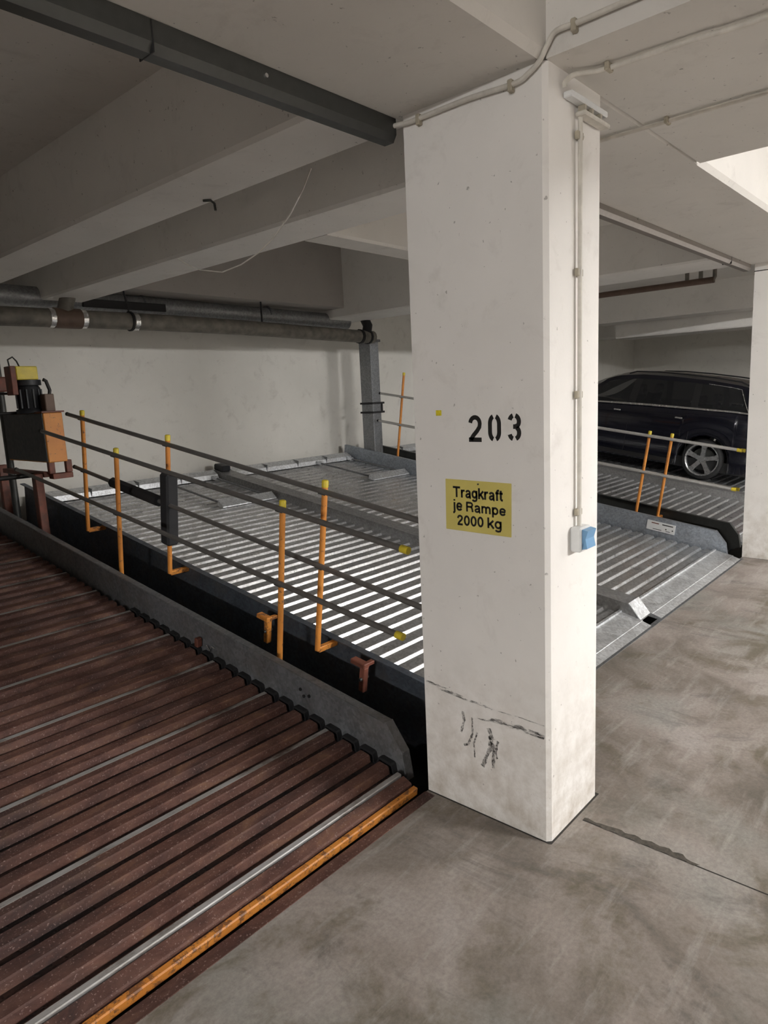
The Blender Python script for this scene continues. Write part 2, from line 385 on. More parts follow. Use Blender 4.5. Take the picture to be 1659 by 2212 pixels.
# sign "Tragkraft je Rampe 2000 kg": grotesque capitals and lower case drawn as strokes (cap height 1)
def ring(cx, cy, rx, ry): return arc(cx, cy, rx, ry, 0, 360, 20)
GLY = {
 'T': (.80, [[(0,.92),(.72,.92)], [(.36,.92),(.36,0)]]),
 'r': (.43, [[(.08,0),(.08,.74)], [(.08,.40),(.12,.56),(.21,.65),(.37,.665)]]),
 'a': (.62, [[(.08,.52),(.14,.63),(.27,.67),(.40,.62),(.44,.50),(.44,.12),(.47,.03),(.53,.01)], [(.44,.41),(.25,.37),(.11,.30),(.08,.19),(.14,.09),(.25,.07),(.38,.13),(.44,.24)]]),
 'g': (.63, [ring(.27,.385,.20,.285), [(.47,.74),(.47,-.02),(.42,-.17),(.27,-.22),(.13,-.18),(.08,-.10)]]),
 'k': (.57, [[(.08,0),(.08,1)], [(.48,.74),(.09,.28)], [(.22,.44),(.50,0)]]),
 'f': (.35, [[(.14,0),(.14,.80),(.19,.90),(.33,.92)], [(0,.67),(.31,.67)]]),
 't': (.36, [[(.14,.93),(.14,.16),(.19,.085),(.32,.07)], [(0,.67),(.31,.67)]]),
 'j': (.27, [[(.10,.74),(.10,-.12),(.05,-.20),(-.04,-.215)], [(.10,.87),(.10,1.01)]]),
 'e': (.61, [[(.08,.37),(.485,.37),(.47,.52),(.40,.62),(.28,.67),(.15,.62),(.09,.51),(.075,.36),(.09,.21),(.16,.10),(.28,.07),(.40,.11),(.47,.21)]]),
 'R': (.75, [[(.09,0),(.09,1)], [(.09,.92),(.42,.92),(.53,.87),(.58,.73),(.53,.58),(.42,.51),(.09,.51)], [(.40,.51),(.52,.43),(.57,.22),(.60,0)]]),
 'm': (.92, [[(.08,0),(.08,.74)], [(.08,.48),(.14,.61),(.25,.67),(.36,.62),(.41,.5),(.41,0)], [(.41,.48),(.47,.61),(.58,.67),(.69,.62),(.74,.5),(.74,0)]]),
 'p': (.63, [[(.08,.74),(.08,-.28)], ring(.28,.37,.20,.295)]),
 '2': (.65, [[(.08,.67),(.11,.81),(.21,.91),(.32,.92),(.45,.86),(.50,.72),(.44,.56),(.23,.33),(.12,.16)], [(.03,.08),(.54,.08)]]),
 '0': (.65, [ring(.30,.5,.21,.42)]),
}
sg = thing('load_sign', 'yellow metal sign with black lettering on the numbered pillar', 'sign', (-.004, .266, 1.158), (0, 0, 0))
ZR = Matrix.Rotation(math.radians(0.9), 3, 'X')
so = MB().bbox(0, .004, -.133, .133, -.090, .090, .0012); so.v = [tuple(ZR @ Vector(p)) for p in so.v]; so.build('plate', M['sign'], sg)
def sign_line(body, left_top, left_bot, right_base):
    lt, lb, rb = [onx(*p, -.004) for p in (left_top, left_bot, right_base)]
    cap = lt.z-lb.z; wd = lb.y-rb.y; slope = (rb.z-lb.z)/wd
    kx = wd/(sum(GLY[c][0] for c in body)-.10); x = 0.0
    for c in body:
        m = MB()
        for st in GLY[c][1]:
            pts = []
            for u, h in st:
                uu = (x+u)*kx; pts.append((lb.y-uu-.266, lb.z+slope*uu+h*cap-1.158))
            m.ribbon(pts, .195*cap, 0, -.0006, .0005)
        m.build('letter', M['ink'], sg); x += GLY[c][0]
sign_line('Tragkraft', (976.6,1049.8), (979.0,1073.0), (1085,1083))
sign_line('je', (978,1078.0), (980,1101.5), (998,1103.7))
sign_line('Rampe', (1007.3,1083.6), (1007,1104.7), (1092,1115))
sign_line('2000', (987,1111.6), (988,1133.5), (1044,1139.5))
sign_line('kg', (1052,1117.5), (1053,1140.5), (1083.6,1144.3))
sc = onx(1033,1046,-.004); MB().tube([(-.003,sc.y-.266,sc.z-1.158),(.001,sc.y-.266,sc.z-1.158)], .003, 8).build('screw', M['dark_metal'], sg)

# rocker switch at the end of the vertical conduit
sw = thing('light_switch', 'white surface light switch with blue rocker on the pillar front', 'switch', (.185, 0, 1.045))
MB().bbox(-.040, .040, -.040, 0, -.042, .042, .006).build('box', M['white_plastic'], sw)
MB().prism([(-.032,-.034),(-.058,-.028),(-.052,.004),(-.060,.032),(-.040,.036),(-.036,-.034)], 0, -.030, .034).build('rocker', M['blue_plastic'], sw)
# conduits
def smooth(P, n=5):
    P = [Vector(p) for p in P]; out = []
    for i in range(len(P)-1):
        p0, p1, p2, p3 = P[max(i-1,0)], P[i], P[i+1], P[min(i+2,len(P)-1)]
        for k in range(n):
            t = k/n; out.append(.5*((2*p1)+(p2-p0)*t+(2*p0-5*p1+4*p2-p3)*t*t+(3*p1-p0-3*p2+p3)*t**3))
    return out+[P[-1]]
def conduit(name, label, path, r, clips, ax):
    t = thing(name, label, 'conduit'); MB().tube(smooth(path) if ax == 'y' else path, r, 10).build('tube', M['conduit'], t)
    for c in clips:
        x, y, z = c; MB().bbox(x-.019*(ax!='x')-.007*(ax=='x'), x+.019*(ax!='x')+.007*(ax=='x'), y-.019*(ax=='x' or ax=='soff_x')-.007*(ax!='x'), y+.019*(ax=='x')+.007*(ax!='x'), z-.012, z+.012, .003).build('clip', M['clip'], t)
    return t
VX = .187
conduit('cable_conduit', 'vertical cream conduit running down the pillar front to the switch', [(VX,-.014,1.085),(VX,-.014,1.5),(VX,-.014,2.0),(VX,-.014,2.36)], .0075,
        [(VX,-.010,z) for z in (2.304,1.903,1.522,1.134)], 'z')
conduit('cable_conduit', 'cream ceiling conduit bending down onto the pillar front', [(.090,-.012,2.415),(.088,-.014,2.425),(.11,-.028,2.446),(.14,-.06,2.452),(.16,-.12,2.452),(.175,-.35,2.452),(.20,-.6,2.452),(.24,-2,2.452),(.30,-6.5,2.452)], .0075,
        [(.158,-.115,2.454),(.205,-.9,2.454),(.24,-2,2.454)], 'y')
conduit('cable_conduit', 'straight cream conduit across the ceiling right of the pillar', [(.715,.50,2.454),(.715,.1,2.454),(.722,-.3,2.454),(.76,-2,2.454),(.80,-6.5,2.454)], .0075,
        [(.718,-.085,2.456),(.74,-1.0,2.456)], 'y')
q = [onx(*p, -.013) for p in ((852,272),(868,268),(890,262),(1010,214),(1110,181),(1140,160),(1165,132),(1182,98),(1200,68),(1240,52))]
a, b = q[-2], q[-1]; q += [b+(b-a).normalized()*.6, b+(b-a).normalized()*3.0]
q[-2].z = b.z+.004; q[-1].z = b.z+.01; q[-2].y = b.y-.7; q[-1].y = b.y-5
cc = [onx(*p, -.010) for p in ((905,257),(1104,184))]; cc.append(q[-3].copy()); cc[-1].x = -.010
t4 = thing('cable_conduit', 'cream conduit along the top of the left pillar face bending up', 'conduit'); MB().tube(smooth(q[:-2])+q[-2:], .0078, 10).build('tube', M['conduit'], t4)
for c in cc: MB().bbox(-.022, 0, c.y-.008, c.y+.008, c.z-.020, c.z+.014, .003).build('clip', M['clip'], t4)
# short mounting rail on top of the pillar front
mr = thing('mounting_rail', 'short pale metal mounting channel at the top of the pillar front', 'bracket', (0, 0, 0))
MB().bbox(.098, .345, -.032, -.002, 2.388, 2.406, .003).build('upper_channel', M['white_plastic'], mr)
MB().bbox(.172, .350, -.038, -.004, 2.356, 2.369, .003).build('lower_channel', M['conduit'], mr)
for x in (.19,.24,.30): MB().box(x-.006, x+.006, -.030, -.008, 2.368, 2.388).build('bolt', M['clip'], mr)

# steel edge profiles under the rear edge of the row beam
def edge_profile(x0, x1, mat, label, z0):
    t = thing('edge_profile', label, 'steel profile')
    MB().prism([(.558,SOF-.001),(.558,z0+.022),(.572,z0),(.612,z0),(.622,z0+.010),(.622,z0+.030),(.60,SOF-.004)], 0, x0, x1).build('angle', M[mat], t)
    for k in range(6):
        x = x0+(x1-x0)*(k+.5)/6; MB().tube([(x,.551,z0+.045),(x,.56,z0+.045)], .006, 8).build('rivet', M['chrome'], t)
    MB().box(x0+(x1-x0)*.865, x0+(x1-x0)*.865+.003, .556, .624, z0-.001, SOF-.002).build('butt_joint', M['black'], t)
edge_profile(-6.7, -.004, 'dark_metal', 'dark steel profile under the ceiling edge left of the numbered pillar', 2.392)
edge_profile(.374, 4.478, 'angle_taupe', 'taupe steel profile under the ceiling edge between the two pillars', 2.415)

# ------------------------------------------------------------------ parking platforms
PIT = .1067                    # corrugation pitch
def deck_profile(n0, mat_kind):
    """4 corrugations, cross-section in (L, N)"""
    h = n0; top = []
    for k in range(4):
        b = k*PIT
        top += [(b+.004,0),(b+.014,h*.9),(b+.018,h),(b+.076,h),(b+.080,h*.9),(b+.090,0)] if h < .02 else [(b+.014,0),(b+.022,h*.9),(b+.026,h),(b+.068,h),(b+.072,h*.9),(b+.080,0)]
    top += [(4*PIT-.0005,0)]
    return [(0.0005,-.008)] + [(0.0005,0)] + top + [(4*PIT-.0005,-.008)]
def platform(name, label, x0, x1, tilt, deck_mat, beam_l, beam_r, left):
    r = thing(name, label, 'car lift', (0, YE, 0), (math.radians(tilt), 0, 0))
    xc = (x0+x1)/2; cb = .085
    halves = ((x0+.035, xc-cb), (xc+cb, x1-.035))
    npan = 11; L0 = .160 if left else .205
    for a, b in halves:
        proto = None
        for k in range(npan):
            if proto is None:
                proto = MB().prism(deck_profile(.026 if left else .017, 0), 0, a, b).build('deck_panel', M['groove' if left else deck_mat], r, loc=(0, L0, 0))
                if left:
                    rb0 = []
                    for j in range(4):
                        q0 = j*PIT; rb = MB().prism([(q0+.012,.001),(q0+.020,.0275),(q0+.025,.0315),(q0+.069,.0315),(q0+.074,.0275),(q0+.082,.001),(q0+.076,.001),(q0+.018,.001)], 0, a+.004, b-.004).build('rib', M['rust'], proto); rb0.append(rb)
                    rb0.append(MB().box(a+.004, b-.004, 3*PIT+.053, 3*PIT+.073, .0285, .0326).build('wear_strip', M['strip'], proto))
            else:
                c = inst(proto, r, (0, L0+k*4*PIT, 0))
                if left:
                    for rb in rb0: inst(rb, c, (0,0,0))
        Lend = L0+npan*4*PIT
        # front ramp
        if left:
            MB().bbox(a, b, .113, .136, -.01, .030, .003).build('front_bar', M['strip'], r, 'blue-grey worn front bar')
            MB().prism([(.058,-.01),(.060,.012),(.066,.016),(.104,.026),(.108,.022),(.108,-.01)], 0, a, b).build('front_sheet', M['rust'], r)
            MB().bbox(a, b, .026, .050, -.02, .014, .004).build('front_bar', M['orange_worn'], r, 'orange painted front bar')
            MB().bbox(a, b, .136, .160, -.01, .004, .002).build('front_sheet', M['rust'], r)
        else:
            MB().prism([(.0,-.012),(.0,.002),(.045,.010),(.052,.016),(.188,.026),(.206,.026),(.206,-.01)], 0, a, b).build('ramp_plate', M['galv_plate'], r)
            MB().prism([(.192,.02),(.197,.037),(.213,.037),(.218,.02)], 0, a, b).build('ramp_edge', M['galv_plate'], r)
            MB().prism([(-.012,-.010),(-.012,.004),(.048,.0145),(.048,.0095),(-.004,.0005)], 0, a, b-.01).build('ramp_lip', M['galv_plate'], r)
        # rear stop beam, adjustable wheel stop
        if not left:
            MB().prism([(4.70,.03),(4.72,.075),(4.80,.105),(4.815,.105),(4.815,.03)], 0, a+.02, b-.02).build('rear_stop', M['galv_plate'], r)
            for j in range(1, 4):
                x = a+(b-a)*j/4; MB().box(x-.002, x+.002, 4.700, 4.8155, .03, .106).build('stop_joint', M['galv_dark'], r)
            wx0, wx1 = b-.66, b-.03
            ws = MB().prism([(3.72,.030),(3.722,.040),(3.80,.085),(3.806,.080),(3.806,.030)], 0, wx0, wx1).build('wheel_stop', M['galv_plate'], r)
            for x in (wx0+.03, wx1-.06):
                MB().tube([(x,3.79,.055),(x,4.72,.055)], .011, 8).build('stop_rod', M['galv_dark'], ws)
                MB().bbox(x-.022, x+.022, 4.63, 4.70, .034, .074, .004).build('rod_clamp', M['galv_plate'], ws)
            MB().box(a, b, 4.82, Lend+.02, .0, .028).build('rear_sheet', M['galv'], r)
        MB().box(a-.03, b+.03, .2, Lend, -.10, -.012).build('underframe', M['galv_dark'], r)
    # centre beam
    cbm = 'galv_dark' if left else 'galv_grey'
    cbo = MB().prism([(.075,-.01),(.085,.018),(.165,.095),(4.86,.095),(4.86,-.01)], 0, xc-cb, xc+cb).build('centre_beam', M[cbm], r)
    MB().prism([(.072,.012),(.066,.014),(.160,.101),(.166,.096)], 0, xc-cb, xc+cb).build('end_plate', M['galv_plate'], cbo)
    MB().bbox(xc-.06, xc+.05, 4.70, 4.86, .095, .16, .01).build('hinge_block', M['motor'], cbo)
    # side beams: C-profile web, upper flange turned outwards, bevelled front end
    for sx, x, bm in ((-1, x0, beam_l), (1, x1, beam_r)):
        e = .004
        xi = x if sx < 0 else x-e
        poly = [(.115,-.02),(.150,.09),(.245,.185),(4.90,.185),(4.90,-.16),(.35,-.16)]
        b_ = MB().prism(poly, 0, x-e, x+e).build('side_beam', M[bm], r)
        xo = x+sx*.040
        MB().box(min(x,xo), max(x,xo), .245, 4.90, .181, .187).build('top_flange', M[bm if not left else 'galv_dark'], b_)
        MB().prism([(.112,-.02),(.106,-.018),(.142,.094),(.240,.190),(.246,.187),(.150,.09)], 0, min(x-sx*.004,xo), max(x-sx*.004,xo)).build('end_flange', M[bm], b_)
        MB().box(min(x,xo), max(x,xo), .35, 4.90, -.164, -.156).build('bottom_flange', M[bm], b_)
        if left and sx > 0:
            for L_, N_ in ((.70,.115),(.735,.10),(.76,.125)):
                MB().tube([(x-.010,L_,N_),(x+.002,L_,N_)], .008, 8).build('bolt_hole', M['black'], b_)
        if left:                                  # dark collars where the corrugations run into the beam
            for k in range(npan*4):
                Lk = L0+k*PIT
                if Lk > 2.2: break
                xa = x-sx*.030; MB().prism([(Lk-.002,0),(Lk+.010,.036),(Lk+.018,.041),(Lk+.076,.041),(Lk+.086,.036),(Lk+.097,0),(Lk+.090,0),(Lk+.080,.030),(Lk+.014,.030),(Lk+.004,0)], 0, min(xa,x-sx*.004), max(xa,x-sx*.004)).build('rib_collar', M['black'], b_)
    return r
M['galv_grey'] = m_galv('grey_centre_beam', .2, (.34,.34,.34), .5)
pl_left = platform('parking_platform', 'dark rusty brown tilted parking platform in the left foreground', -4.02, .0, 7.95, 'rust', 'galv_dark', 'galv_dark', True)
pl_mid = platform('parking_platform', 'empty bright galvanised parking platform behind the numbered pillar', .405, 4.43, 8.72, 'galv', 'galv_blue_shaded', 'galv_blue', False)
pl_car = platform('parking_platform', 'galvanised parking platform that carries the dark car', 4.885, 8.95, 8.70, 'galv', 'dark_metal', 'galv_blue', False)
# maker's plate on the inside of the right side beam
lp = MB().box(4.418, 4.426, .58, .84, .062, .150).build('maker_plate', M['white_plastic'], pl_mid, 'white maker plate with small dark print')
for j, (a, b, n0) in enumerate(((.60,.70,.128),(.73,.80,.128),(.62,.66,.075),(.70,.78,.075))): MB().box(4.4174, 4.4182, a, b, n0, n0+(.009 if j < 2 else .005)).build('print', M['red_frame'] if j == 1 else M['ink'], lp)
for a in (.60,.66): MB().tube([(4.4172,a,.095),(4.4182,a,.095)], .007, 8).build('print', M['ink'], lp)

# ------------------------------------------------------------------ guardrails
def guardrail(label, x, tilt, posts, rails, post_bot, post_top, px_off, rail_mat, foot_dx, caps_front=True):
    r = thing('guardrail', label, 'guardrail', (0, YE, 0), (math.radians(tilt), 0, 0))
    for Lp in posts:
        top = post_top if not isinstance(Lp, tuple) else Lp[1]
        L_ = Lp if not isinstance(Lp, tuple) else Lp[0]
        p = MB().tube([(x,L_,post_bot),(x,L_,top)], .0145, 10).build('post', M['orange'], r)
        MB().tube([(x,L_,top-.028),(x,L_,top+.002),(x,L_,top+.006)], [.0168,.0168,.012], 10).build('cap', M['yellow'], p)
        MB().bbox(min(x,x+foot_dx), max(x,x+foot_dx), L_-.016, L_+.012, post_bot-.012, post_bot+.018, .004).build('foot', M['orange_worn'], p)
        for _, _, n in rails:
            MB().tube([(x-.022,L_-.022,n-.012),(x+px_off*1.3,L_-.022,n-.012),(x+px_off*1.3,L_+.022,n-.012)], .0045, 6).build('clamp', M['dark_metal'], p)
    for La, Lb, n in rails:
        t = MB().tube([(x+px_off,La,n),(x+px_off,Lb,n)], .0135, 10).build('rail', M[rail_mat], r)
        if caps_front: MB().tube([(x+px_off,La-.004,n),(x+px_off,La+.034,n)], .0165, 10).build('end_cap', M['yellow'], t)
        MB().tube([(x+px_off,Lb-.02,n),(x+px_off,Lb+.003,n)], .015, 8).build('end_cap', M['black'], t)
    return r
g_mid = guardrail('orange-post guardrail with black foam pads along the bright platform', .27, 8.72, (3.42, 2.315, .945), ((-.12,3.62,.983), (-.12,3.55,.608)), .150, 1.030, -.016, 'tube', .13)
g_left = guardrail('orange-post guardrail with yellow rail ends nearest the rusty platform', .10, 7.95, (2.61, 1.035), ((.255,3.66,.915), (.25,4.17,.545)), .02, .948, -.018, 'tube', -.09)
g_r1 = guardrail('pale-railed guardrail with orange post at the right edge of the bright platform', 4.53, 8.72, ((1.00,.955),(4.06,1.20)), ((.19,4.42,.915), (.17,4.42,.57)), .10, .955, -.016, 'tube_light', -.07)
g_r2 = guardrail('pale-railed guardrail with orange post at the left edge of the car platform', 4.75, 8.70, ((.865,.935),), ((.22,4.70,.885), (.20,4.70,.53)), .10, .935, .016, 'tube_light', .11)
# foam pads on the left guardrail of the middle platform
MB().bbox(.232, .312, 2.270, 2.360, .345, .800, .012).build('foam_pad', M['foam'], g_mid, 'black foam pad wrapped round the post')
MB().tube([(.254,2.40,.608),(.254,2.98,.608)], .036, 8, smooth=False).build('foam_pad', M['foam'], g_mid, 'black foam tube on the lower rail')

# ------------------------------------------------------------------ orange locking brackets in the gap
def bracket(px, py, X, label, dark):
    p = onx(px, py, X); r = thing('locking_bracket', label, 'bracket', (X, p.y, p.z), (math.radians(8.7), 0, 0))
    mt = M['orange_worn'] if not dark else M['red_frame']
    MB().bbox(-.016, .016, -.020, .014, -.13, 0, .004).build('arm', mt, r)
    MB().bbox(-.020, .020, -.020, .075, -.004, .022, .004).build('hook', mt, r)
    MB().bbox(-.012, .060, -.016, .010, .0, .018, .003).build('cross_arm', mt, r)
    MB().tube([(-.03,-.004,-.06),(.03,-.004,-.06)], .008, 8).build('pin', M['dark_metal'], r)
    return r
bracket(578,1340,.30,'bent orange locking bracket between the platforms beside the guardrail post', False)
bracket(786,1440,.30,'dark rusty locking bracket between the platforms close to the pillar', True)
MB_l = MB().bbox(-.040,-.008,1.545,1.575,.05,.10,.004).build('latch', M['red_frame'], pl_left)
MB().tube([(-.012,1.50,.075),(-.012,1.47,.050),(-.012,1.455,.085),(-.012,1.43,.080)], .004, 6).build('latch_wire', M['chrome'], pl_left)

# ------------------------------------------------------------------ pipes under the back ceiling
dp = thing('drain_pipe', 'grey-brown drain pipe with bright clamps along the back wall', 'pipe')
YP = 4.82
def pz(x): return 2.29 + .016*math.sin(x*.9+.2) - .006*max(0,x-2.5)
MB().tube([(x*.5, YP, pz(x*.5)) for x in range(-14, 10)], .075, 14).build('pipe', M['pipe'], dp)
xs = [ony(px,690,YP).x for px in (110,178,290,985)]
for x in xs[:3]: MB().tube([(x-.022,YP,pz(x)),(x+.022,YP,pz(x))], .079, 14).build('clamp', M['chrome'], dp)
MB().tube([(xs[0]+.02,YP,pz(.7)),(xs[1]-.02,YP,pz(.8))], .083, 14).build('sleeve', M['pipe_brown'], dp)
xb = (xs[0]+xs[1])/2
MB().tube([(xb-.02,YP,pz(xb)+.02),(xb+.01,YP,pz(xb)+.12),(xb+.05,YP,pz(xb)+.24),(xb+.07,YP,pz(xb)+.34),(xb+.07,YP,CEIL)], .062, 12).build('branch', M['pipe'], dp)
MB().tube([(xb+.052,YP,pz(xb)+.245),(xb+.058,YP,pz(xb)+.285)], .070, 12).build('branch_collar', M['pipe_brown'], dp)
MB().tube([(xs[2]-.035,YP,pz(xs[2])),(xs[2]-.052,YP,pz(xs[2]))], .088, 14).build('hanger_ring', M['black'], dp)
MB().tube([(xs[2]-.045,YP,pz(xs[2])+.085),(xs[2]-.10,YP,2.70)], .008, 6).build('hanger_rod', M['black'], dp)
MB().tube([(2.78,YP,pz(2.78)+.07),(2.78,YP,2.60)], .009, 6).build('hanger_rod', M['black'], dp)
MB().tube([(4.25,YP,pz(4.25)),(4.29,YP,pz(4.29))], .086, 12).build('flange', M['black'], dp)
MB().tube([(4.40,YP,pz(4.4)),(4.43,YP,pz(4.4))], .086, 12).build('flange', M['black'], dp)
MB().tube([(4.38,YP,pz(4.4)),(4.42,YP,2.40),(4.46,YP+.1,2.52)], .06, 10).build('elbow', M['motor'], dp)
vd = thing('ventilation_duct', 'pale grey zinc duct behind the drain pipe at the back wall', 'duct')
MB().tube([(-7.5,5.07,2.49),(0,5.07,2.50),(4.30,5.07,2.46)], .088, 16).build('duct', M['duct'], vd)
for x in (1.55, 3.05, 4.1): MB().tube([(x-.008,5.07,2.49),(x+.008,5.07,2.49)], .091, 16).build('seam_band', M['galv_dark'], vd)
MB().bbox(.95, 1.75, 4.965, 5.0, 2.43, 2.50, .004).build('outlet_slot', M['black'], vd, 'long dark outlet slot')

# steel column at the back
sc_ = thing('steel_column', 'grey steel column standing at the back wall between two platforms', 'column', (0,0,0))
MB().bbox(4.49, 4.645, 4.86, 5.06, -1.2, 2.24, .006).build('shaft', M['steel_col'], sc_)
MB().bbox(4.47, 4.665, 4.84, 5.08, 2.215, 2.245, .003).build('head_plate', M['steel_col'], sc_)
for px in (872, 892):
    z = ony(790, px, 4.86).z; MB().bbox(4.475, 4.70, 4.848, 5.075, z-.012, z+.012, .003).build('strap', M['black'], sc_)
MB().bbox(4.665, 4.69, 4.87, 4.90, ony(790,892,4.86).z, ony(790,872,4.86).z, .002).build('strap_plate', M['motor'], sc_)

# hanging wire and a small hook under the bay beams
wr = [onz(672,362,SOF)] ; wr += [onx(px,py,.122) for px,py in ((660,395),(635,452),(600,508),(560,545))]
wr = [Vector((.085, p.y, p.z)) for p in [onx(px,py,.085) for px,py in ((672,364),(655,408),(628,462),(590,515),(560,545),(520,572),(480,588),(432,583),(405,572),(385,559))]]
tag(MB().tube(wr, .0028, 6).build('hanging_wire', M['conduit']), 'thin slack wire hanging below the concrete ceiling beams', 'wire')
hk = onz(455,430,SOF); h_ = thing('ceiling_hook', 'small bent hook stuck in the underside of a ceiling beam', 'hook', (hk.x, hk.y, SOF))
MB().tube([(-.02,.03,-.004),(.0,0,-.006),(.01,-.012,-.02),(.012,-.014,-.05)], .006, 6).build('hook', M['dark_metal'], h_)

# ------------------------------------------------------------------ hydraulic power unit at the back left
YU = 4.26
hp = thing('hydraulic_power_unit', 'orange hydraulic tank with black motor on a frame at the back left', 'pump unit', (0,0,0))
a = ony(92,892,YU); b = ony(146,996,YU)
ux0, ux1, uz0, uz1 = a.x, b.x+.004, b.z, a.z
y1 = onx(8, 905, ux0).y
MB().bbox(ux0, ux1, YU, y1, uz0, uz1, .006).build('tank', M['orange'], hp)
MB().box(ux0-.006, ux0, YU+.01, y1-.01, uz0+.01, uz1-.004).build('shaded_side', M['motor'], hp, 'dark sheet painting the shaded side of the tank')  # thin dark sheet added, paints shade onto the left side of the tank
MB().box(ux0-.012, ux1+.012, YU-.012, y1, uz1, uz1+.012).build('lid', M['red_frame'], hp)
for dx in (.0, .13): MB().bbox(ux0+dx, ux0+dx+.045, YU+.01, YU+.05, uz0-.085, uz0+.01, .004).build('foot', M['red_frame'], hp)
MB().bbox(ux0+.01, ux1+.02, YU-.02, YU+.06, uz0-.125, uz0-.085, .004).build('frame', M['red_frame'], hp)
MB().bbox(ux0-.03, ux0+.02, YU+.05, y1+.1, uz0-.11, uz0-.07, .004).build('frame', M['red_frame'], hp)
mc = ony(62,850,YU+.22)
MB().tube([(mc.x,YU+.22,uz1),(mc.x,YU+.22,uz1+.03),(mc.x,YU+.22,uz1+.035),(mc.x,YU+.22,uz1+.19),(mc.x,YU+.22,uz1+.21)], [.10,.10,.085,.085,.07], 16).build('motor', M['motor'], hp)
mo = hp.children[-1]
for k in range(12):
    an = k*math.pi/6; cx, cy = mc.x+.088*math.cos(an), YU+.22+.088*math.sin(an)
    MB().box(cx-.005, cx+.005, cy-.005, cy+.005, uz1+.04, uz1+.18).build('cooling_fin', M['motor'], mo)
MB().tube([(mc.x,YU+.22,uz1+.21),(mc.x,YU+.22,uz1+.25)], .095, 16).build('fan_cover', M['motor'], hp)
MB().bbox(mc.x-.10, mc.x+.055, YU+.14, YU+.26, uz1+.25, uz1+.35, .006).build('terminal_box', M['yellow'], hp, 'yellow terminal box')
MB().bbox(mc.x-.14, mc.x-.10, YU+.14, YU+.26, uz1+.14, uz1+.352, .004).build('box_side', M['red_frame'], hp)
MB().tube([(mc.x-.12,YU+.2,uz1+.35),(mc.x-.125,YU+.2,uz1+.40),(mc.x-.09,YU+.2,uz1+.42),(mc.x-.065,YU+.2,uz1+.39),(mc.x-.05,YU+.2,uz1+.35)], .006, 8).build('hose', M['hose'], hp)
MB().tube([(mc.x+.09,YU+.15,uz1+.25),(mc.x+.11,YU+.15,uz1+.24),(mc.x+.13,YU+.15,uz1+.17),(mc.x+.12,YU+.15,uz1+.12)], .014, 8).build('hose', M['hose'], hp)
MB().bbox(ux0+.05, ux0+.12, YU+.05, YU+.14, uz1+.01, uz1+.14, .005).build('valve_block', M['pipe_brown'], hp)
MB().bbox(.112, .172, YU+.06, YU+.13, -1.2, uz0-.08, .005).build('post', M['red_frame'], hp)
xq = ony(12,1050,5.43).x
MB().bbox(xq-.04, xq+.03, 5.40, 5.46, -1.2, uz0-.06, .005).build('post', M['red_frame'], hp)
MB().tube([(-1.6,YU+.3,uz1+.165),(ux0-.03,YU+.3,uz1+.155)], .009, 8).build('pressure_line', M['hose'], hp)
MB().tube([(-1.6,YU+.3,uz1-.02),(ux0-.03,YU+.3,uz1+.01)], .011, 8).build('pressure_line', M['hose'], hp)
MB().tube([(-1.6,YU+.25,uz0-.09),(ux0,YU+.25,uz0-.10)], .018, 8).build('pressure_line', M['hose'], hp)
x = ony(8,900,5.1).x
vp = thing('riser_pipe', 'dark vertical pipe at the back wall by the left picture edge', 'pipe')
MB().tube([(x,5.1,-1.2),(x,5.1,2.2)], .028, 10).build('pipe', M['dark_metal'], vp)
MB().bbox(x-.05, x+.05, 5.04, 5.17, 1.72, 1.84, .01).build('valve', M['red_frame'], vp)

# ------------------------------------------------------------------ things in the ceiling of the car bay
cp = thing('ceiling_pipe', 'dark pipe with three upturned branches under the car bay ceiling', 'pipe')
MB().tube([(4.86,.95,SOF-.03),(4.86,3.6,SOF-.03)], .028, 10).build('pipe', M['pipe_brown'], cp)
for y in (.98, 1.10, 1.22): MB().tube([(4.86,y,SOF-.03),(4.865,y-.02,SOF-.025),(4.87,y-.03,SOF+.0),(4.87,y-.03,SOF+.10)], .018, 8).build('branch', M['pipe'], cp)

# ------------------------------------------------------------------ the car
def m_carpaint():
    t = NT('dark_blue_car_paint'); t.set(Base_Color=(.003,.0035,.010), Metallic=.2, Roughness=.25); t.b.inputs['Coat Weight'].default_value = .7; t.b.inputs['Coat Roughness'].default_value = .06; return t.m
M['car'] = m_carpaint()
def m_glass():
    t = NT('tinted_car_glass'); t.set(Base_Color=(.012,.013,.015), Roughness=.03, Metallic=0.0, Alpha=.86); return t.m
M['glass'] = m_glass()
M['tyre'] = simple('black_tyre_rubber', (.014,.014,.015), .75)
M['rim'] = simple('silver_alloy_rim', (.52,.53,.54), .3, .85, .05)
M['trim_black'] = simple('black_plastic_trim', (.012,.012,.013), .5)
M['seat'] = simple('grey_seat_fabric', (.06,.06,.065), .9)
def m_red():
    t = NT('red_tail_lamp'); return t.set(Base_Color=(.30,.012,.015), Roughness=.15)
M['red'] = m_red()
XL, WID = 7.60, 1.56
car = thing('estate_car', 'dark blue estate car with silver five-spoke wheels parked on the platform', 'car', (XL+WID/2, YE, .0), (math.radians(8.70), 0, 0))
N0 = .030                      # tyre contact on the ribs
LR, LF, RW = 1.37, 3.72, .272   # rear axle, front axle, wheel radius
HW = WID/2
def interp(tb, x):
    if x <= tb[0][0]: return tb[0][1]
    for (a, va), (b, vb) in zip(tb, tb[1:]):
        if x <= b: return va + (vb-va)*(x-a)/(b-a)
    return tb[-1][1]
T_belt = [(.60,.80),(.70,.90),(.85,.955),(1.1,.960),(2.2,.915),(3.0,.87),(3.6,.835),(4.2,.72),(4.45,.60),(4.55,.50)]
T_half = [(.60,.60),(.68,.70),(.85,.755),(1.3,HW),(3.5,HW),(4.1,.74),(4.35,.64),(4.55,.45)]
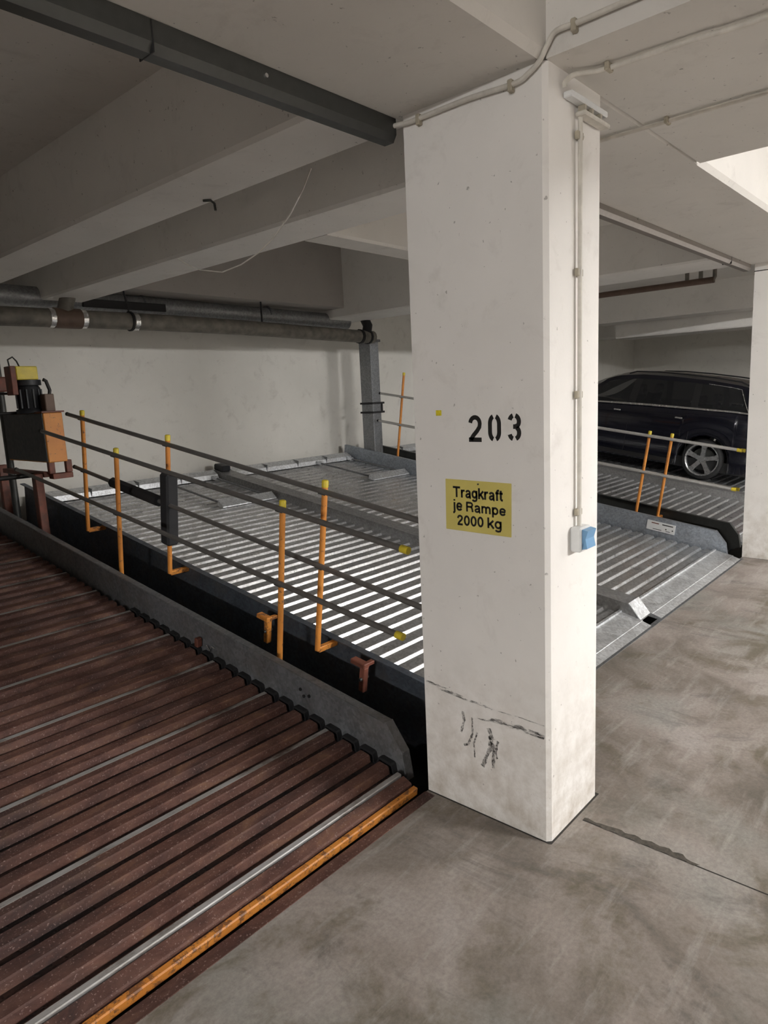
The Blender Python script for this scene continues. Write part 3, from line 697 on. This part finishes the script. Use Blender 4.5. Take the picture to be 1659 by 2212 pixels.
T_bot = [(.60,.26),(.75,.20),(1.0,.17),(4.1,.16),(4.4,.17),(4.55,.24)]
sts = sorted(set([.60,.63,.70,.78,.88]+[LR-.36,LR-.33]+[LR-.32*math.cos(math.pi*k/12) for k in range(13)]+[LR+.33,LR+.36,1.9,2.2,2.5,2.8,3.1]+[LF-.36,LF-.33]+[LF-.32*math.cos(math.pi*k/12) for k in range(13)]+[LF+.33,4.1,4.2,4.3,4.4,4.48,4.55]))
def body_half(sgn):
    rows = []
    for L_ in sts:
        hw = interp(T_half, L_); bt = interp(T_belt, L_); bo = interp(T_bot, L_)
        for ax_ in (LR, LF):
            d = abs(L_-ax_)
            if d < .325: bo = max(bo, RW+N0-.005+math.sqrt(max(0,.325**2-d*d)))
        row = []
        for f, wf in ((0,.965),(.06,.985),(.35,1.0),(.55,.992),(.70,.998),(.86,.985),(.95,.965),(1.0,.93)):
            row.append((sgn*hw*wf, L_, bo+(bt-bo)*f))
        row.append((sgn*hw*.80, L_, bt+.012)); row.append((0, L_, bt+.030))
        rows.append(row)
    return rows
bm_ = MB()
for sgn in (-1, 1):
    rows = body_half(sgn); n = len(rows[0]); vs = [p for r_ in rows for p in r_]
    bm_.add(vs, [(i*n+j, i*n+j+1, (i+1)*n+j+1, (i+1)*n+j) for i in range(len(rows)-1) for j in range(n-1)], True)
    for e in (0, len(rows)-1):
        r_ = rows[e]; bm_.add(r_ + [(0, r_[0][1], r_[0][2])], [tuple(range(n+1))])
body = bm_.build('body', M['car'], car)
MB().box(-HW*.93, HW*.93, .70, 4.45, .16, .30).build('floor_pan', M['trim_black'], car)
for ax_ in (LR, LF):
    for sgn in (-1, 1):
        m = MB(); vs = []; k_ = 14
        for j in range(k_+1):
            a = math.pi*j/k_; vs += [(sgn*HW*.985, ax_-.322*math.cos(a), RW+N0+.322*math.sin(a)), (sgn*HW*.60, ax_-.322*math.cos(a), RW+N0+.322*math.sin(a))]
        m.add(vs, [(2*j,2*j+1,2*j+3,2*j+2) for j in range(k_)], True); m.build('wheel_arch', M['trim_black'], car)
# greenhouse: roof line and glass
T_roof = [(.74,1.10),(.80,1.24),(.90,1.300),(1.10,1.345),(1.5,1.372),(2.0,1.378),(2.4,1.365),(2.75,1.315),(3.05,1.20),(3.35,1.02),(3.60,.865)]
T_rhw = [(.74,.50),(.85,.545),(1.2,.565),(2.4,.575),(3.0,.585),(3.60,.62)]
def gh(L_):                                   # belt half-width, belt height, roof-edge half-width, roof-edge height
    return interp(T_half, L_)*.945, interp(T_belt, L_)+.004, interp(T_rhw, L_), max(interp(T_roof, L_)-.045, interp(T_belt, L_)+.004)
def side_pt(sgn, L_, f, off=0.0):             # f: 0 belt .. 1 roof edge
    bw, bh, rw, rh = gh(L_); bulge = .022*math.sin(math.pi*f)
    return (sgn*(bw+(rw-bw)*f+bulge+off), L_, bh+(rh-bh)*f)
def side_panel(L0_, L1_, f0, f1, sgn, off, nl=10, nf=5, slant0=0, slant1=0):
    m = MB(); vs = []
    for i in range(nl+1):
        for j in range(nf+1):
            f = f0+(f1-f0)*j/nf; a = L0_+slant0*(f-f0); b = L1_+slant1*(f-f0)
            vs.append(side_pt(sgn, a+(b-a)*i/nl, f, off))
    return m.add(vs, [(i*(nf+1)+j, i*(nf+1)+j+1, (i+1)*(nf+1)+j+1, (i+1)*(nf+1)+j) for i in range(nl) for j in range(nf)], True)
for sgn in (-1, 1):
    nm = 'side_window'
    side_panel(.93, 1.56, .06, .86, sgn, 0, 8, 5, .16, .03).build(nm, M['glass'], car)
    side_panel(1.63, 2.40, .03, .88, sgn, 0, 8, 5, .03, -.02).build(nm, M['glass'], car)
    side_panel(2.48, 3.42, .03, .90, sgn, 0, 10, 5, -.02, -.62).build(nm, M['glass'], car)
    side_panel(.74, .95, .0, 1.0, sgn, -.001, 4, 5, .06, .18).build('pillar_panel', M['car'], car)
    side_panel(1.55, 1.64, .0, 1.0, sgn, .001, 2, 5, .03, .03).build('door_pillar', M['trim_black'], car)
    side_panel(2.39, 2.49, .0, 1.0, sgn, .001, 2, 5, -.02, -.02).build('door_pillar', M['trim_black'], car)
    side_panel(3.40, 3.52, .0, 1.0, sgn, .001, 3, 6, -.64, -.62).build('windscreen_pillar', M['car'], car)
    side_panel(.90, 3.42, -.01, .05, sgn, .003, 30, 1).build('belt_trim', M['chrome'], car, 'thin bright belt strip')
    cs = [side_pt(sgn, .93+.16*f, .06+.80*f, .006) for f in (0,.3,.6,.9,1.0)] + [side_pt(sgn, L_, .88, .004) for L_ in (1.2,1.5)]
    MB().tube(cs, .005, 6).build('window_trim', M['chrome'], car)
    side_panel(.86, 2.86, .86, 1.0, sgn, .002, 14, 2).build('roof_side', M['car'], car)
    rr = [(sgn*(interp(T_rhw,L_)-.01), L_, interp(T_roof,L_)-.022+.022*(0 < k < 6)) for k, L_ in enumerate((1.02,1.12,1.4,1.8,2.2,2.5,2.6))]
    MB().tube(rr, .010, 6).build('roof_rail', M['trim_black'], car)
    for a in (2.20, 1.62+.05):                # door handles
        hx = sgn*(HW+.004); n_ = .80
        MB().bbox(min(hx,hx+sgn*.016), max(hx,hx+sgn*.016), (1.70 if a < 2 else 2.56), (1.80 if a < 2 else 2.66), n_, n_+.020, .005).build('door_handle', M['chrome'], car)
    for L_, sl in ((1.60,.0),(2.44,.0),(3.36,-.02)):
        MB().tube([(sgn*(HW+.0008), L_, .22),(sgn*(HW+.0008), L_+sl, .62),(sgn*(HW*.965), L_+sl, .86)], .0022, 4).build('door_gap', M['black'], car)
    MB().bbox(sgn*HW-.004 if sgn < 0 else HW-.012, sgn*HW+.012 if sgn < 0 else HW+.004, 1.72, 3.36, .19, .25, .004).build('sill_trim', M['trim_black'], car)
    # mirror, lamps
    MB().bbox(min(sgn*HW,sgn*(HW+.15)), max(sgn*HW,sgn*(HW+.15)), 3.10, 3.20, .90, 1.00, .02).build('mirror', M['car'], car)
    tl = MB(); tv = []
    for L_ in (.615,.66,.72,.80,.88):
        for f in (.62,.70,.78,.86): 
            bo, bt = interp(T_bot,L_), interp(T_belt,L_); tv.append((sgn*(interp(T_half,L_)*.99+.004), L_-.004, bo+(bt-bo)*(f+.04)))
    tl.add(tv, [(i*4+j,i*4+j+1,i*4+5+j,i*4+4+j) for i in range(4) for j in range(3)], True); tl.build('tail_lamp', M['red'], car)
    MB().bbox(min(sgn*.40,sgn*.62), max(sgn*.40,sgn*.62), 4.36, 4.44, .52, .60, .02).build('head_lamp', M['white_plastic'], car)
# roof, rear window, windscreen
rf = MB(); vs = []; Ls = [.80,.90,1.0,1.2,1.5,1.8,2.1,2.4,2.6,2.75,2.86]; nc = 8
for L_ in Ls:
    for j in range(nc+1):
        u = -1+2*j/nc; rw = interp(T_rhw, L_); vs.append((rw*u, L_, interp(T_roof,L_)-.045*u*u*abs(u)))
rf.add(vs, [(i*(nc+1)+j,i*(nc+1)+j+1,(i+1)*(nc+1)+j+1,(i+1)*(nc+1)+j) for i in range(len(Ls)-1) for j in range(nc)], True)
rf.build('roof', M['car'], car)
ws = MB(); vs = []
for k in range(6):
    L_ = 2.86+(3.58-2.86)*k/5
    for j in range(nc+1):
        u = -1+2*j/nc; rw = interp(T_rhw, L_)*.985; vs.append((rw*u, L_+.03*(1-u*u), max(interp(T_roof,L_)-.045*u*u*abs(u), .85)))
ws.add(vs, [(i*(nc+1)+j,i*(nc+1)+j+1,(i+1)*(nc+1)+j+1,(i+1)*(nc+1)+j) for i in range(5) for j in range(nc)], True); ws.build('windscreen', M['glass'], car)
rw_ = MB(); rw_.add([(-.50,.80,1.235),(.50,.80,1.235),(.60,.665,.93),(-.60,.665,.93),(-.48,.83,1.24),(.48,.83,1.24)], [(0,1,2,3)]); rw_.build('rear_window', M['glass'], car)
MB().prism([(.80,1.225),(.74,1.215),(.73,1.232),(.82,1.262)], 0, -.50, .50).build('rear_spoiler', M['car'], car)
MB().tube([(0,1.10,1.345),(0.0,1.02,1.385),(0,.86,1.50)], [.008,.004,.002], 6).build('antenna', M['trim_black'], car)
MB().bbox(-.62, .62, .575, .66, .24, .46, .02).build('rear_bumper', M['car'], car)
for sx in (-1, 1):
    x = sx*.34
    for L_, h in ((2.60, 1.02), (1.75, .96)):
        st = MB().bbox(x-.20, x+.20, L_-.02, L_+.40, .42, .54, .04).build('seat', M['seat'], car)
        MB().prism([(L_,.50),(L_-.12,h),(L_-.04,h+.02),(L_+.10,.52)], 0, x-.19, x+.19).build('backrest', M['seat'], st)
        MB().bbox(x-.09, x+.09, L_-.17, L_-.09, h+.03, h+.15, .025).build('headrest', M['seat'], st)
# wheels
def wheel(sgn, L_):
    xo = sgn*(HW-.012); c = (xo, L_, RW+N0)
    prof = [(-.165,.185),(-.165,.235),(-.150,.262),(-.11,.272),(-.055,.272),(-.015,.262),(.0,.238),(.0,.214)]
    m = MB(); n = 32; vs = []
    for k in range(n):
        a = 2*math.pi*k/n
        for dx, r_ in prof: vs.append((xo+sgn*dx, L_+r_*math.cos(a), RW+N0+r_*math.sin(a)))
    q_ = len(prof); m.add(vs, [(k*q_+j,k*q_+j+1,((k+1)%n)*q_+j+1,((k+1)%n)*q_+j) for k in range(n) for j in range(q_-1)], True)
    ty = m.build('tyre', M['tyre'], car)
    m = MB(); vs = []
    prof2 = [(.001,.217),(.002,.207),(-.012,.198),(-.10,.192)]
    for k in range(n):
        a = 2*math.pi*k/n
        for dx, r_ in prof2: vs.append((xo+sgn*dx, L_+r_*math.cos(a), RW+N0+r_*math.sin(a)))
    m.add(vs, [(k*4+j,k*4+j+1,((k+1)%n)*4+j+1,((k+1)%n)*4+j) for k in range(n) for j in range(3)], True)
    rim = m.build('rim', M['rim'], car)
    for k in range(5):
        a = 2*math.pi*k/5 + .35; m = MB(); vs = []
        for r_, wd, dx in ((.030,.030,-.022),(.10,.026,-.016),(.16,.030,-.010),(.200,.043,-.006)):
            for s_ in (-1, 1):
                for dd in (0, -.028): vs.append((xo+sgn*(dx+dd), L_+r_*math.cos(a)-s_*wd*math.sin(a), RW+N0+r_*math.sin(a)+s_*wd*math.cos(a)))
        fs = []
        for i in range(3):
            b = i*4; fs += [(b,b+4,b+6,b+2),(b+1,b+3,b+7,b+5),(b,b+1,b+5,b+4),(b+2,b+6,b+7,b+3)]
        fs += [(0,2,3,1),(12,13,15,14)]
        m.add(vs, fs).build('spoke', M['rim'], rim)
    MB().tube([(xo+sgn*-.045,L_,RW+N0),(xo+sgn*-.010,L_,RW+N0)], [.042,.034], 12).build('hub_cap', M['rim'], rim)
    MB().tube([(xo+sgn*-.12,L_,RW+N0),(xo+sgn*-.075,L_,RW+N0)], .15, 20).build('brake_disc', M['dark_metal'], rim)
for sgn in (-1, 1):
    for L_ in (LR, LF): wheel(sgn, L_)
